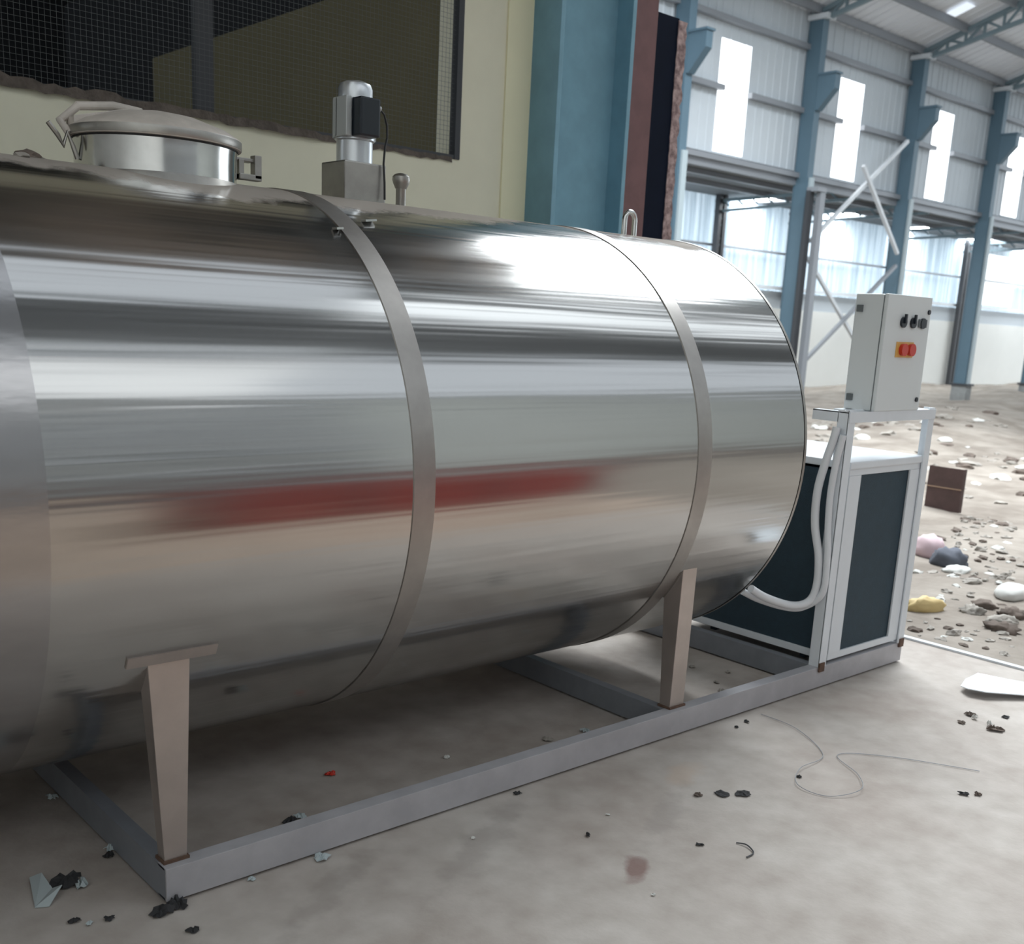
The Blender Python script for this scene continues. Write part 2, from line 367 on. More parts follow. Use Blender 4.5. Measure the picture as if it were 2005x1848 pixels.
# ------------------------------------------------------------------ the big hall
X1, DX = 15.33, 4.185            # column row
def ribbed(x0, x1, z0, z1, y, t=.02, pitch=.25, holes=(), depth=.014):
    """vertical profiled sheet facing -y, holes = list of (x0,x1,z0,z1)"""
    b = MB(); xs = []
    x = x0
    while x < x1: xs.append(x); x += pitch
    xs.append(x1)
    hx = sorted(set([h[0] for h in holes]+[h[1] for h in holes]))
    xs = sorted([x for x in xs if all(abs(x-q) > .13 for q in hx)]+hx)
    for i in range(len(xs)-1):
        a, c = xs[i], xs[i+1]; r = depth
        prof = [(a, y), (c-.07, y), (c-.05, y-r), (c-.02, y-r), (c, y)] if c-a > .12 else [(a, y), (c, y)]
        zz = [(z0, z1)]
        for h in holes:
            if a < h[1]-.01 and c > h[0]+.01:
                nz = []
                for p, q in zz:
                    if h[2] > p and h[3] < q: nz += [(p, h[2]), (h[3], q)]
                    elif h[2] <= p < h[3] < q: nz.append((h[3], q))
                    elif p < h[2] < q <= h[3]: nz.append((p, h[2]))
                    elif h[2] <= p and h[3] >= q: pass
                    else: nz.append((p, q))
                zz = nz
        for p, q in zz:
            vs = [(u, v, z) for z in (p, q) for u, v in prof]; n = len(prof)
            b.add(vs, [(k, k+1, n+k+1, n+k) for k in range(n-1)])
    return b
YF = 12.02
holes = []
for k in range(-6, 8):
    xc = X1+DX*k
    if k >= 0: holes.append((xc+1.36, xc+2.32, 4.90, 6.96))
struct(ribbed(4.5, 50, 4.86, 8.1, YF, holes=holes).build('wall_hall_upper', M['clad']))
struct(MB().box(-9, YF, -.3, 4.5, YF+.1, 8.1).build('wall_hall_left', M['clad']))
for i, h in enumerate(holes):
    wn = bpy.data.objects.new('window_%d' % (i+2), None); C.objects.link(wn); wn.location = ((h[0]+h[1])/2, YF, h[2]); struct(wn)
    MB().box(h[0]-.02, YF+.02, h[2], h[1]+.02, YF+.04, h[3]).build('pane', M['pane'], wn)
def girt_run(z):
    b = MB(); x = 4.5
    for h in holes:
        if z < 7: b.box(x, YF-.15, z-.05, h[0]+.05, YF-.03, z+.05); x = h[1]-.05
    return b.box(x, YF-.15, z-.05, 50, YF-.03, z+.05)
for k, z in enumerate((6.05, 7.28)):
    tag(girt_run(z).build('wall_girt', M['purlin']),
        ('lower' if k == 0 else 'upper')+' horizontal grey girt crossing the tall window bays', 'girt')
tag(MB().box(4.5, YF-.2, 4.70, 50, YF-.02, 4.80).box(4.5, YF-.12, 4.56, 50, YF-.06, 4.70).build('wall_girt', M['purlin']),
    'deep grey beam along the foot of the upper cladding', 'girt')

# columns of the hall: blue side web, pale strip for the lit front flange, corbel, plinth
def hall_column(k):
    x = X1+DX*k
    t = thing('hall_column', '', 'column', (x, 11.8, -.3), 'blue columns along the far wall')
    b = MB().box(x-.10, 11.62, .35, x+.10, 11.64, 7.80).box(x-.10, 11.93, .35, x+.10, 11.95, 7.80).box(x-.09, 11.64, .35, x-.078, 11.93, 7.80)
    b.build('shaft', M['blue'], t)
    b = MB()
    b.hexa([(x-.09, 11.56, 6.02), (x+.09, 11.56, 6.02), (x+.09, 11.62, 6.02), (x-.09, 11.62, 6.02)], [(x-.09, 11.20, 6.42), (x+.09, 11.20, 6.42), (x+.09, 11.62, 6.42), (x-.09, 11.62, 6.42)])
    b.box(x-.09, 11.20, 6.42, x+.09, 11.62, 6.70).box(x-.12, 11.17, 6.70, x+.12, 11.62, 6.74)
    b.build('corbel', M['blue'], t)
    MB().box(x-.05, 11.56, .36, x+.09, 11.615, 4.70).build('lit_strip', M['litedge'], t)  # pale strip standing in for light on the front flange
    MB().box(x-.2, 11.5, .30, x+.2, 12.0, .36).build('base_plate', M['darkbar'], t)
    MB().box(x-.16, 11.54, -.4, x+.16, 11.96, .30).build('plinth', M['plinth'], t)
    return t
c0 = hall_column(0)
c0['label'] = 'blue steel column of the far wall nearest the dark navy panel'
lab = {1: 'blue steel column with a pale pipe rack against its lower half', 2: 'blue steel column rising behind the grey control cabinet',
       3: 'blue steel column standing on a bare grey plinth past the cabinet', 4: 'blue far wall column at the frame edge beyond the plinth column'}
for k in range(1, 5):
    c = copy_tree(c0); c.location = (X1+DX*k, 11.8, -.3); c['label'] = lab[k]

# trusses springing from the column heads
def truss(k):
    x = X1+DX*k
    t = thing('roof_truss', '', 'truss', (x, 11.8, 7.8), 'lattice roof trusses')
    SL, SB = .322, .225
    zt = lambda y: 7.86+(12-y)*SL
    zb = lambda y: 7.72+(12-y)*SB
    MB().bar((x, 12.0, zt(12)), (x, .2, zt(.2)), .12, .09).build('top_chord', M['truss'], t)
    MB().bar((x, 11.8, zb(11.8)), (x, .2, zb(.2)), .10, .08).build('bottom_chord', M['truss'], t)
    b = MB(); y = 11.6; i = 0
    while y > .6:
        b.bar((x, y, zb(y)), (x, y, zt(y)), .05); b.bar((x, y, zb(y)), (x, y-.42, zt(y-.42)), .05) if i % 2 == 0 else b.bar((x, y, zt(y)), (x, y-.42, zb(y-.42)), .05)
        y -= .42; i += 1
    b.build('web_bars', M['truss'], t)
    MB().box(x-.16, 11.5, 7.78, x+.16, 11.98, 7.88).build('bearing_plate', M['white'], t)
    return t
tl = {1: 'grey lattice truss springing from the column with the pipe rack', 2: 'grey lattice truss above the grey control cabinet',
      3: 'grey lattice truss springing from the column on the bare plinth'}
t0 = truss(1); t0['label'] = tl[1]
for k in (2, 3, 4, 0, -1):
    t = copy_tree(t0); t.location = (X1+DX*k, 11.8, 7.8)
    if k in tl: t['label'] = tl[k]
    else: t['label'] = {4: 'grey lattice truss farthest along the hall roof', 0: 'grey lattice truss above the first far wall column', -1: 'grey lattice truss over the yard end of the hall'}[k]

# roof: profiled sheet on the near slope (x>4.55), skylights, purlins
SL = .322
def roof_z(y): return 7.98+(12-abs(y))*SL if y >= 0 else 7.98+(12+y)*SL
def roof_sheet(x0, x1, y0, y1, m, name, kind='roof', dz=0., pitch=.3):
    b = MB(); x = x0; xs = []
    while x < x1-.01: xs.append(x); x += pitch
    xs.append(x1)
    for i in range(len(xs)-1):
        a, c = xs[i], xs[i+1]
        prof = [(a, 0), (c-.09, 0), (c-.06, .04), (c-.03, .04), (c, 0)]
        vs = [(u, y, roof_z(y)+v+dz) for y in (y0, y1) for u, v in prof]; n = 5
        b.add(vs, [(k, k+1, n+k+1, n+k) for k in range(n-1)])
    return b.build(name, m)
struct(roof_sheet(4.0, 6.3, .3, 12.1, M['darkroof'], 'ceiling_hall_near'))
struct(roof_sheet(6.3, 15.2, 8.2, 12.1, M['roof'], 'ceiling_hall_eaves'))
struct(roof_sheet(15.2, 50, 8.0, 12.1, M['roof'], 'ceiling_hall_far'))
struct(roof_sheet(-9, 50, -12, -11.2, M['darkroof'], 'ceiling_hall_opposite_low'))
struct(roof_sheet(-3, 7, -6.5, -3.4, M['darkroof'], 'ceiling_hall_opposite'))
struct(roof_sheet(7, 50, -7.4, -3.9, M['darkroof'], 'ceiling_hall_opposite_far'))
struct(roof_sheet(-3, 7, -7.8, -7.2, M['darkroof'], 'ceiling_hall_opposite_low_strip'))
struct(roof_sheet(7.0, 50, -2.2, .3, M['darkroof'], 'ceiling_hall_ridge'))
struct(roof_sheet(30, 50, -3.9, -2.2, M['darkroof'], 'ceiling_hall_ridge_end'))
struct(roof_sheet(-9, 7.3, -.7, .3, M['darkroof'], 'ceiling_slab_gap'))
struct(roof_sheet(-9, -1, -3.4, -.7, M['darkroof'], 'ceiling_slab_side'))
def skylight(i, x0, x1, y0, y1, m):
    o = bpy.data.objects.new('window_%d' % i, None); C.objects.link(o); o.location = ((x0+x1)/2, (y0+y1)/2, roof_z((y0+y1)/2)); struct(o)
    b = MB().add([(x0, y0, roof_z(y0)+.05), (x1, y0, roof_z(y0)+.05), (x1, y1, roof_z(y1)+.05), (x0, y1, roof_z(y1)+.05)], [(0,1,2,3)])
    b.build('pane', m, o); return o
skylight(20, 6.3, 15.2, .3, 8.2, M['sky_clear'])
skylight(21, 15.2, 50, 3.2, 8.0, M['sky_far'])
skylight(22, -1.0, 7.0, -3.4, -.7, M['sky_soft'])
skylight(25, 7.0, 30, -3.9, -2.2, M['sky_mid'])
skylight(23, -3, 7, -11.2, -7.8, M['sky_strip'])
skylight(27, -3, 7, -7.2, -6.5, M['sky_soft'])
skylight(26, 7, 50, -11.2, -7.4, M['sky_soft'])
skylight(24, 22.5, 22.9, 10.2, 10.65, M['sky_soft']).location.z -= .1
struct(roof_sheet(15.2, 50, .2, 3.2, M['darkroof'], 'ceiling_hall_crown'))
for i, y in enumerate((11.75, 10.75, 9.7, 8.6)):
    tag(MB().box(4.6, y-.04, roof_z(y)-.16, 50, y+.04, roof_z(y)-.01).build('roof_purlin', M['purlin']),
        ('long grey purlin under the roof sheet, lowest one at the eaves', 'long grey purlin under the roof sheet, second up from the eaves',
         'long grey purlin under the roof sheet, third up from the eaves', 'long grey purlin under the roof sheet, fourth up from the eaves')[i], 'purlin', 'roof purlins')

# aisle beyond the column row
YA = 16.3
struct(MB().box(8, YA, -.4, 50, YA+.2, 2.13).build('wall_aisle_low', M['masonry']))
struct(MB().box(8, YA+.02, 2.13, 50, YA+.08, 2.60).build('wall_aisle_band', M['clad']))
hole = (37.0, 40.4, 2.80, 4.55)
struct(ribbed(8, 50, 2.60, 4.95, YA+.1, pitch=.2, holes=[hole], depth=.03).build('wall_aisle_upper', M['translu']))
wn = bpy.data.objects.new('window_30', None); C.objects.link(wn); wn.location = (38.7, YA, 2.8); struct(wn)
MB().box(36.9, YA+.14, 2.75, 40.5, YA+.16, 4.6).build('pane', M['pane_low'], wn)
struct(MB().box(4.5, YF+.05, 4.86, 50, 14.9, 4.93).build('ceiling_aisle', M['darkroof']))
x_ = 4.5
for i, x in enumerate((14.6, 18.8, 23.0, 27.2, 31.4, 35.6, 39.8, 44.0)):
    struct(MB().box(x_, 14.9, 4.86, x, YA+2.4, 4.93).build('ceiling_aisle_bay', M['darkroof'])); x_ = x+1.1  # roof carried out past the wall, unseen, to shade the tops of the sheets
    o = bpy.data.objects.new('window_%d' % (31+i), None); C.objects.link(o); o.location = (x+.55, 15.6, 4.9); struct(o)
    MB().add([(x, 14.9, 4.92), (x+1.1, 14.9, 4.92), (x+1.1, YA+.1, 4.92), (x, YA+.1, 4.92)], [(0,1,2,3)]).build('pane', M['aisle_fill'], o)  # glowing roof strip added to brighten the masonry below
struct(MB().box(x_, 14.9, 4.86, 50, YA+2.4, 4.93).build('ceiling_aisle_bay', M['darkroof']))
struct(MB().box(4.5, YF+.1, -.3, 4.6, YA+.2, 4.9).build('wall_aisle_end', M['darkroof']))
for z, n, m_ in ((2.68, 'white girt along the aisle wall above the pale band', 'white'), (3.62, 'thin grey girt across the glowing aisle sheets', 'purlin')):
    tag(MB().box(8, YA-.08, z-.05 if m_ == 'white' else z-.03, 50, YA, z+.05 if m_ == 'white' else z+.03).build('aisle_girt', M[m_]), n, 'girt')
al = ['dark steel post in front of the glowing aisle sheets, seen above the tank end', 'dark steel post of the aisle wall behind the pipe rack',
      'dark steel post of the aisle wall behind the cabinet', 'laced dark steel post of the aisle wall before the plinth column']
for i, x in enumerate((22.3, 25.6, 31.0, 35.9)):
    t = thing('aisle_post', al[i], 'post', (x, YA-.2, -.3), 'dark posts of the aisle wall')
    b = MB().box(x-.16, YA-.25, 2.13 if i != 3 else -.3, x-.04, YA-.1, 4.86).box(x+.04, YA-.25, 2.13 if i != 3 else -.3, x+.16, YA-.1, 4.86)
    if i != 3: b.box(x-.04, YA-.2, 2.13, x+.04, YA-.15, 4.86)
    b.build('shaft', M['darkbar'], t)
    b = MB().tube([(x+(-.1 if j % 2 else .1), YA-.2, 2.2+.25*j) for j in range(11)], .02, 4)
    b.build('lattice', M['truss'], t)
bl = ['slim dark beam crossing the aisle ceiling to the post above the tank end', 'slim dark beam crossing the aisle ceiling behind the pipe rack', 'slim dark beam crossing the aisle ceiling behind the cabinet', 'slim dark beam crossing the aisle ceiling to the laced post']
for i, x in enumerate((22.3, 25.6, 31.0, 35.9)):
    xx = x
    t = thing('aisle_beam', bl[i], 'beam', (x, 14.2, 4.6), 'cross beams under the aisle roof')
    MB().bar((xx, YF+.1, 4.80), (xx, YA, 4.72), .10, .07).build('top_chord', M['truss'], t)
    MB().bar((xx, YF+.1, 4.60), (xx, YA, 4.46), .10, .06).build('bottom_chord', M['truss'], t)
    b = MB()
    for j in range(9): b.bar((xx, YF+.2+.46*j, 4.59), (xx, YF+.43+.46*j, 4.78), .04)
    b.build('web_bars', M['truss'], t)
# long beams lengthwise under the aisle roof
for i, y in enumerate((12.6, 13.7, 14.8)):
    tag(MB().box(8, y-.05, 4.76, 50, y+.05, 4.855).build('aisle_purlin', M['purlin']), 
        ('long grey purlin under the aisle roof just behind the columns', 'long grey purlin along the middle of the aisle roof', 'long grey purlin under the aisle roof closest to its glowing wall')[i], 'purlin', 'purlins under the aisle roof')

# cross bracing in the bay behind the cabinet, pale pipe rack on the second column
xa, xb = 19.70, 23.20
yb = 11.75
br = [((xa, yb, 3.42), (xb-.02, yb, 5.93), 'pale diagonal brace rising from the pipe rack column to the cabinet column'),
      ((xb, yb, 3.42), (xa+1.6, yb, 5.15), 'pale diagonal brace falling towards the cabinet column'),
      ((xa, yb, 3.06), (xb+.2, yb, .30), 'pale lower diagonal brace falling behind the grey cabinet'),
      ((xb, yb, 3.15), (xa-.1, yb, .72), 'thin grey lower diagonal brace rising behind the grey cabinet')]
for i_, (a, c, n) in enumerate(br):
    yy = 11.57 if i_ % 2 == 0 else 11.485
    a = (a[0], yy, a[2]); c = (c[0], yy, c[2])
    o = MB().bar(a, c, .075, .075).build('cross_brace', M['white'] if 'pale' in n else M['purlin'])
    origin_to(o, [(p+q)/2 for p, q in zip(a, c)]); tag(o, n, 'brace', 'cross braces between two blue columns')
px = X1+DX-.1
t = thing('pipe_rack', 'tall narrow pale frame standing in front of a blue column', 'frame', (px, 11.3, -.3))
MB().box(px-.22, 11.36, -.3, px-.06, 11.46, 4.4).build('upright', M['darkbar'], t)
MB().box(px-.05, 11.20, -.3, px+.12, 11.32, 4.45).build('upright', M['purlin'], t)
MB().box(px-.20, 11.18, 4.38, px+.12, 11.46, 4.47).build('top_bar', M['purlin'], t)

# the unseen side of the hall, mirrored in the tank
struct(MB().box(8.5, -12.1, .9, 50, -12, 8.1).build('wall_opposite', M['greenwall']))
struct(MB().box(-9, -12.1, .9, 8.5, -12, 8.1).build('wall_opposite_near', M['darkwall']))
for i, z in enumerate((1.7, 3.2, 4.4, 5.5, 6.7)):
    struct(MB().box(-3, -11.98, z, 9, -11.6, z+.16).build('trim_%d' % (i+7), M['white']))
    struct(MB().box(-3, -11.98, z-.3, 9, -11.7, z-.02).build('trim_%d' % (i+12), M['darkroof']))
struct(MB().box(-9, -12.1, -.3, 50, -12, .9).build('wall_opposite_dado', M['brown']))
struct(MB().box(-3.1, -12, 0, -3.0, 2.4, 13).build('wall_left_block', M['masonry']))  # unseen wall set close in to cut light from the left, pale for fill
rx = thing('steel_crate', 'red oxide steel crate on the earth, seen only as a red reflection in the tank', 'crate', (3.4, -3.6, 0))
MB().box(1.5, -3.6, .02, 4.4, -2.9, .85).build('body', M['redoxide'], rx, bevel=.01)
for x in (1.5, 2.4, 3.4, 4.34): MB().box(x, -2.9, .02, x+.06, -2.86, .87).build('rib', M['maroon'], rx)

# ------------------------------------------------------------------ the milk tank
YC, ZC, R = .7583, 1.023, .8243
XL, XR = -1.2, 2.5446
tank = thing('milk_cooling_tank', 'long horizontal polished stainless steel milk cooling tank on a grey skid', 'tank', (1.0, YC, 0))
def ring(x, r, n): return [(x, YC+r*cos(2*pi*k/n), ZC+r*sin(2*pi*k/n)) for k in range(n)]
def barrel(stations, n=256, cap=False):
    b = MB(); vs = []
    for x, r in stations: vs += ring(x, r, n)
    fs = [(i*n+k, i*n+(k+1) % n, (i+1)*n+(k+1) % n, (i+1)*n+k) for i in range(len(stations)-1) for k in range(n)]
    if cap: fs += [tuple((len(stations)-1)*n+k for k in range(n))]
    return b.add(vs, fs)
st = [(XL+(XR-XL)*i/60, R) for i in range(61)]
shell = barrel(st).build('shell', M['tank'], tank, smooth=True)
dish = [(XR-.004, R*.985), (XR+.005, R*.95), (XR+.03, R*.8), (XR+.05, R*.55), (XR+.06, R*.25), (XR+.062, R*.05)]
barrel([(XR-.012, R+.002), (XR, R+.003), (XR+.002, R-.002)]+dish, cap=True).build('end_plate', M['dullsteel'], tank, smooth=True)
barrel([(XL, R-.01), (XL-.06, R*.5), (XL-.07, .02)], cap=True).build('end_plate', M['dullsteel'], tank, smooth=True)
for xc in (.7285, 1.933, -.70):
    barrel([(xc-.036, R-.001), (xc-.036, R+.003), (xc+.036, R+.003), (xc+.036, R-.001)]).build('strap', M['strap'], tank, smooth=True)
barrel([(-.62, R+.0006), (-.262, R+.0006), (-.262, R-.001)]).build('wrap_sheet', M['wrap'], tank, smooth=True)

# manhole
MX, MY = .357, YC
mh = MB().lathe([(.222, 1.80), (.222, 1.87), (.223, 1.905), (.225, 1.924)], (MX, MY, 0), 72).build('manhole', M['steel'], tank, smooth=True)
MB().lathe([(.246, 1.790), (.234, 1.822), (.225, 1.836), (.222, 1.79)], (MX, MY, 0), 72, closed=False).build('weld_skirt', M['dullsteel'], mh, smooth=True)
MB().lathe([(.224, 1.927), (.2355, 1.928), (.2365, 1.932), (.2365, 1.951), (.234, 1.955), (.20, 1.975), (.12, 2.002), (.04, 2.016), (.02, 2.017)], (MX, MY, 0), 72).build('manhole_lid', M['lid'], mh, smooth=True)
MB().lathe([(.2255, 1.922), (.2270, 1.923), (.2270, 1.927), (.2255, 1.928)], (MX, MY, 0), 72, closed=False).build('gasket', M['rubber'], mh)
MB().lathe([(.2367, 1.930), (.2375, 1.932), (.2375, 1.950), (.2367, 1.952)], (MX, MY, 0), 72, closed=False).build('lid_rim', M['dullsteel'], mh, smooth=True)
b = MB().box(MX+.225, MY-.02, 1.9180, MX+.30, MY+.02, 1.9280).box(MX+.245, MY-.025, 1.865, MX+.262, MY+.0, 1.9230).box(MX+.295, MY-.03, 1.87, MX+.318, MY+.0, 1.9380).box(MX+.245, MY-.03, 1.865, MX+.318, MY+.0, 1.882)
b.build('latch', M['dullsteel'], mh, bevel=.002)
b = MB().tube([(MX-.235, MY+.02, 1.9280), (MX-.25, MY+.05, 1.9630), (MX-.20, MY+.05, 2.0080), (MX-.10, MY+.05, 2.0230), (MX-.02, MY+.05, 2.0180)], .012, 10)
b.hexa([(MX-.23, MY+.0, 1.9530), (MX-.06, MY+.04, 1.9930), (MX-.06, MY+.10, 1.9930), (MX-.23, MY+.06, 1.9530)], [(MX-.23, MY+.0, 1.9750), (MX-.05, MY+.04, 2.0250), (MX-.05, MY+.10, 2.0250), (MX-.23, MY+.06, 1.9750)])
b.build('hinge', M['lid'], mh, bevel=.002)
MB().tube([(MX-.30, MY, 1.9480), (MX-.275, MY, 1.9180), (MX-.262, MY, 1.8930), (MX-.25, MY, 1.9280), (MX-.235, MY, 1.8930), (MX-.225, MY, 1.8630)], .007, 8).build('hinge_pin', M['dullsteel'], mh, smooth=True)

# agitator
ag = MB().box(.927, .66, 1.80, 1.083, .80, 1.957).build('agitator_housing', M['dullsteel'], tank, bevel=.005)
AX, AY = 1.004, .725
prof = [(.058, 1.957), (.058, 2.022), (.064, 2.026), (.064, 2.148), (.055, 2.150), (.055, 2.180), (.049, 2.194), (.032, 2.202), (.008, 2.204)]
MB().lathe(prof, (AX, AY, 0), 48).build('motor', M['motor'], ag, smooth=True)
b = MB()
for k in range(20):
    a = 2*pi*k/20
    c_, s_ = cos(a), sin(a)
    if s_ < -.35 and c_ > -.5: continue
    b.bar((AX+.065*c_, AY+.065*s_, 2.03), (AX+.065*c_, AY+.065*s_, 2.146), .004, .010)
b.build('cooling_fins', M['fins'], ag)
MB().box(AX-.07, AY-.058, 2.03, AX-.05, AY+.02, 2.148).build('motor_plate', M['fins'], ag, bevel=.003)
MB().box(.958, .622, 2.030, 1.032, .675, 2.145).build('terminal_box', M['black'], ag, bevel=.006)
MB().tube([(1.03, .645, 2.122), (1.047, .645, 2.120)], .008, 12).build('cable_gland', M['fins'], ag)
MB().tube([(1.045, .645, 2.12), (1.062, .645, 2.105), (1.075, .648, 2.075), (1.078, .65, 2.04), (1.07, .65, 2.01), (1.066, .65, 1.96), (1.068, .645, 1.90), (1.066, .64, 1.85)], .0035, 8).build('cable', M['rubber'], ag, smooth=True)
# vent
vp = MB().lathe([(.017, 1.80), (.017, 1.905), (.019, 1.91)], (1.213, YC, 0), 24).build('vent_pipe', M['dullsteel'], tank, smooth=True)
MB().lathe([(.019, 1.905), (.027, 1.922), (.030, 1.932), (.029, 1.944), (.020, 1.952), (.008, 1.955)], (1.213, YC, 0), 24).build('vent_cap', M['dullsteel'], vp, smooth=True)
# lifting lug
lp = [(2.325, YC, 1.84)]+[(2.355-.03*cos(pi*k/10), YC, 1.91+.032*sin(pi*k/10)) for k in range(11)]+[(2.385, YC, 1.84)]
MB().tube(lp, .011, 10).build('lifting_lug', M['steel'], tank, smooth=True)
# small bracket and clip on the top
MB().bar((.80, .36, 1.752), (.845, .37, 1.758), .02, .006).build('clip', M['steel'], tank)
MB().bar((.665, .30, 1.717), (.69, .305, 1.72), .02, .006).build('clip', M['steel'], tank)

# skid
SW = 1.5166; H = .1
def channel_x(y0, s, x0=0., x1=3.633):
    """channel laid along x, open to the inside; s=+1 opens towards +y"""
    t = .008; w_ = .05; z0 = .008
    pr = [(0, z0), (0, H), (w_, H), (w_, H-t), (t, H-t), (t, z0+t), (w_, z0+t), (w_, z0)]
    vs = [(x, y0+s*y, z) for x in (x0, x1) for y, z in pr]; n = 8
    return MB().add(vs, [(k, (k+1) % n, n+(k+1) % n, n+k) for k in range(n)]+[tuple(range(n)), tuple(range(n, 2*n))[::-1]])
sk = channel_x(0, 1).build('skid_rail', M['skid'], tank, bevel=.0015)
channel_x(SW, -1).build('skid_rail', M['skid'], tank, bevel=.0015)
for x in (0, 1.96, 2.93, 3.59):
    pr = [(0, .008), (0, H-.001), (.043, H-.001), (.043, H-.009), (.008, H-.009), (.008, .016), (.043, .016), (.043, .008)]
    vs = [(x+a_, y, z) for y in (.009, SW-.009) for a_, z in pr]
    MB().add(vs, [(k, (k+1) % 8, 8+(k+1) % 8, 8+k) for k in range(8)]+[tuple(range(8)), tuple(range(8, 16))[::-1]]).build('cross_member', M['cross'], tank)
def leg(x0t, x1t, x0b, x1b, y, s, dt, db):
    b = MB(); zt, zb = .665, .101; ya, yb = y, y+s*dt; yc = y+s*db
    zt2 = .60
    b.hexa([(x0b, y, zb), (x1b, y, zb), (x1b, yc, zb), (x0b, yc, zb)], [(x0t, y, zt), (x1t, y, zt), (x1t, yb, zt2), (x0t, yb, zt2)])
    return b
for (a, b_, c, d, dt, db) in ((-.02, .09, .01, .07, .05, .04), (1.99, 2.07, 1.98, 2.06, .085, .05)):
    for y, s in ((.03, 1), (SW-.03, -1)):
        lg = leg(a, b_, c, d, y, s, dt, db).build('leg', M['leg'], tank, bevel=.002)
        MB().box(c-.005, y-.006 if s > 0 else y-db-.006, .099, d+.005, y+db+.006 if s > 0 else y+.006, .108).build('weld_foot', M['rust'], lg)
# saddle plates follow the barrel
for x0, x1, m_ in ((-.075, .155, 'leg'),):
    for s in (-1, 1):
        vs = []; fs = []; n = 8
        for k in range(n+1):
            z = .640+.030*k/n; yy = sqrt((R+.006)**2-(z-ZC)**2)
            for x in (x0, x1): vs += [(x, YC+s*yy, z), (x, YC+s*(yy-.008), z)]
        for k in range(n):
            o = 4*k
            fs += [(o, o+2, o+6, o+4), (o+1, o+5, o+7, o+3), (o, o+4, o+5, o+1), (o+2, o+3, o+7, o+6)]
        fs += [(0,1,3,2), (4*n, 4*n+2, 4*n+3, 4*n+1)]
        MB().add(vs, fs).build('saddle_plate', M['leg'], tank)

# ------------------------------------------------------------------ condensing unit on the skid end
cu = thing('condensing_unit', 'white framed condensing unit with dark teal mesh sides on the skid end', 'condensing unit', (3.29, .5, H))
D = 1.0; ZB, ZT = .115, .985
XA, XB_ = 3.0, 3.60
b = MB()
for x in (XA, XB_-.045):
    for y in (.012, D-.045): b.box(x, y, ZB, x+.045, y+.045, ZT-.03)
b.box(XA, .008, ZB, XB_, .05, ZB+.03).box(XA, .008, ZT-.06, XB_, .05, ZT-.03).box(XA, D-.04, ZB, XB_, D, ZB+.03)
b.box(XA-.004, .05, ZB, XA+.03, D-.04, ZB+.03).box(XB_-.03, .05, ZB, XB_, D-.04, ZB+.03)
b.build('frame', M['white'], cu, bevel=.002)
MB().box(XA+.0, .006, ZB+.03, XA+.092, .014, ZT-.06).build('front_trim', M['white'], cu)
MB().box(3.502, .006, ZB+.03, XB_, .014, ZT-.06).build('front_trim', M['white'], cu)
MB().box(XA+.092, .016, ZB+.03, 3.502, .024, ZT-.06).build('mesh_panel', M['teal'], cu)
MB().box(XA+.008, .055, ZB+.03, XA+.016, D-.045, ZT-.045).build('mesh_panel', M['teal'], cu)
MB().box(XB_-.016, .055, ZB+.03, XB_-.008, D-.045, ZT-.045).build('mesh_panel', M['teal'], cu)
MB().box(XA, D-.02, ZB+.03, XB_, D-.012, ZT-.045).build('mesh_panel', M['teal'], cu)
MB().box(XA-.01, .0, ZT-.032, XB_+.005, D+.01, ZT).build('top_panel', M['white'], cu, bevel=.006)
for x, y in ((XA+.005, .12), (XA+.005, .62), (XB_-.05, .12), (XB_-.05, .62)):
    MB().box(x, y, H-.002, x+.03, y+.03, ZB+.002).build('mounting_foot', M['black'], cu)
# support frame of angle iron
sf = thing('cabinet_stand', 'white angle iron stand around the condensing unit carrying the grey cabinet', 'stand', (3.28, 0, H))
for x0, w0, w1 in ((2.925, .006, .05), (3.583, .05, .006)):
    xs = (x0, x0+.006, x0, x0+.05) if x0 < 3 else (x0+.044, x0+.05, x0, x0+.05)
    MB().box(xs[0], -.002, H, xs[1], .05, 1.20).box(xs[2], -.004, H, xs[3], .003, 1.20).build('post', M['white'], sf, bevel=.001)
MB().box(2.924, -.008, 1.150, 3.634, -.0045, 1.194).box(2.925, .0, 1.187, 3.633, .045, 1.193).build('top_rail', M['white'], sf, bevel=.001)
for x in (2.925, 3.588): MB().box(x, .045, 1.150, x+.006, .17, 1.193).box(x, .045, 1.187, x+.045, .17, 1.193).build('arm', M['white'], sf, bevel=.001)
MB().box(3.05, .10, 1.187, 3.5, .15, 1.193).build('rear_bar', M['white'], sf)
MB().box(2.96, .12, 1.18, 3.6, .14, 1.187).build('rear_bar', M['white'], sf)
for x in (2.93, 3.60): MB().box(x-.008, -.009, H-.02, x+.03, -.001, H+.02).build('weld_patch', M['rust'], sf)

# control cabinet
cc = thing('control_cabinet', 'grey electrical control cabinet with black switches and a red button plate', 'cabinet', (3.28, .07, 1.193))
MB().box(3.105, .012, 1.194, 3.455, .14, 1.67).build('body', M['cabinet'], cc, bevel=.006)
MB().box(3.108, .006, 1.198, 3.452, .014, 1.666).build('door_seal', M['seam'], cc)
MB().box(3.10, -.012, 1.194, 3.462, .006, 1.672).build('door', M['cabinet'], cc, bevel=.004)
for i, x in enumerate((3.235, 3.315, 3.395)):
    sw = MB().tube([(x, -.012, 1.562), (x, -.022, 1.562)], .022, 20).build('switch', M['black'], cc)
    if i < 2: MB().box(x-.006, -.03, 1.562-.004, x+.006, -.02, 1.562+.034).build('switch_lever', M['black'], sw, bevel=.002)
    else: MB().box(x-.034, -.018, 1.545, x+.034, -.012, 1.579).build('switch_plate', M['seam'], sw, bevel=.002)
pl = MB().box(3.205, -.015, 1.418, 3.345, -.012, 1.482).build('warning_plate', M['yellow'], cc)
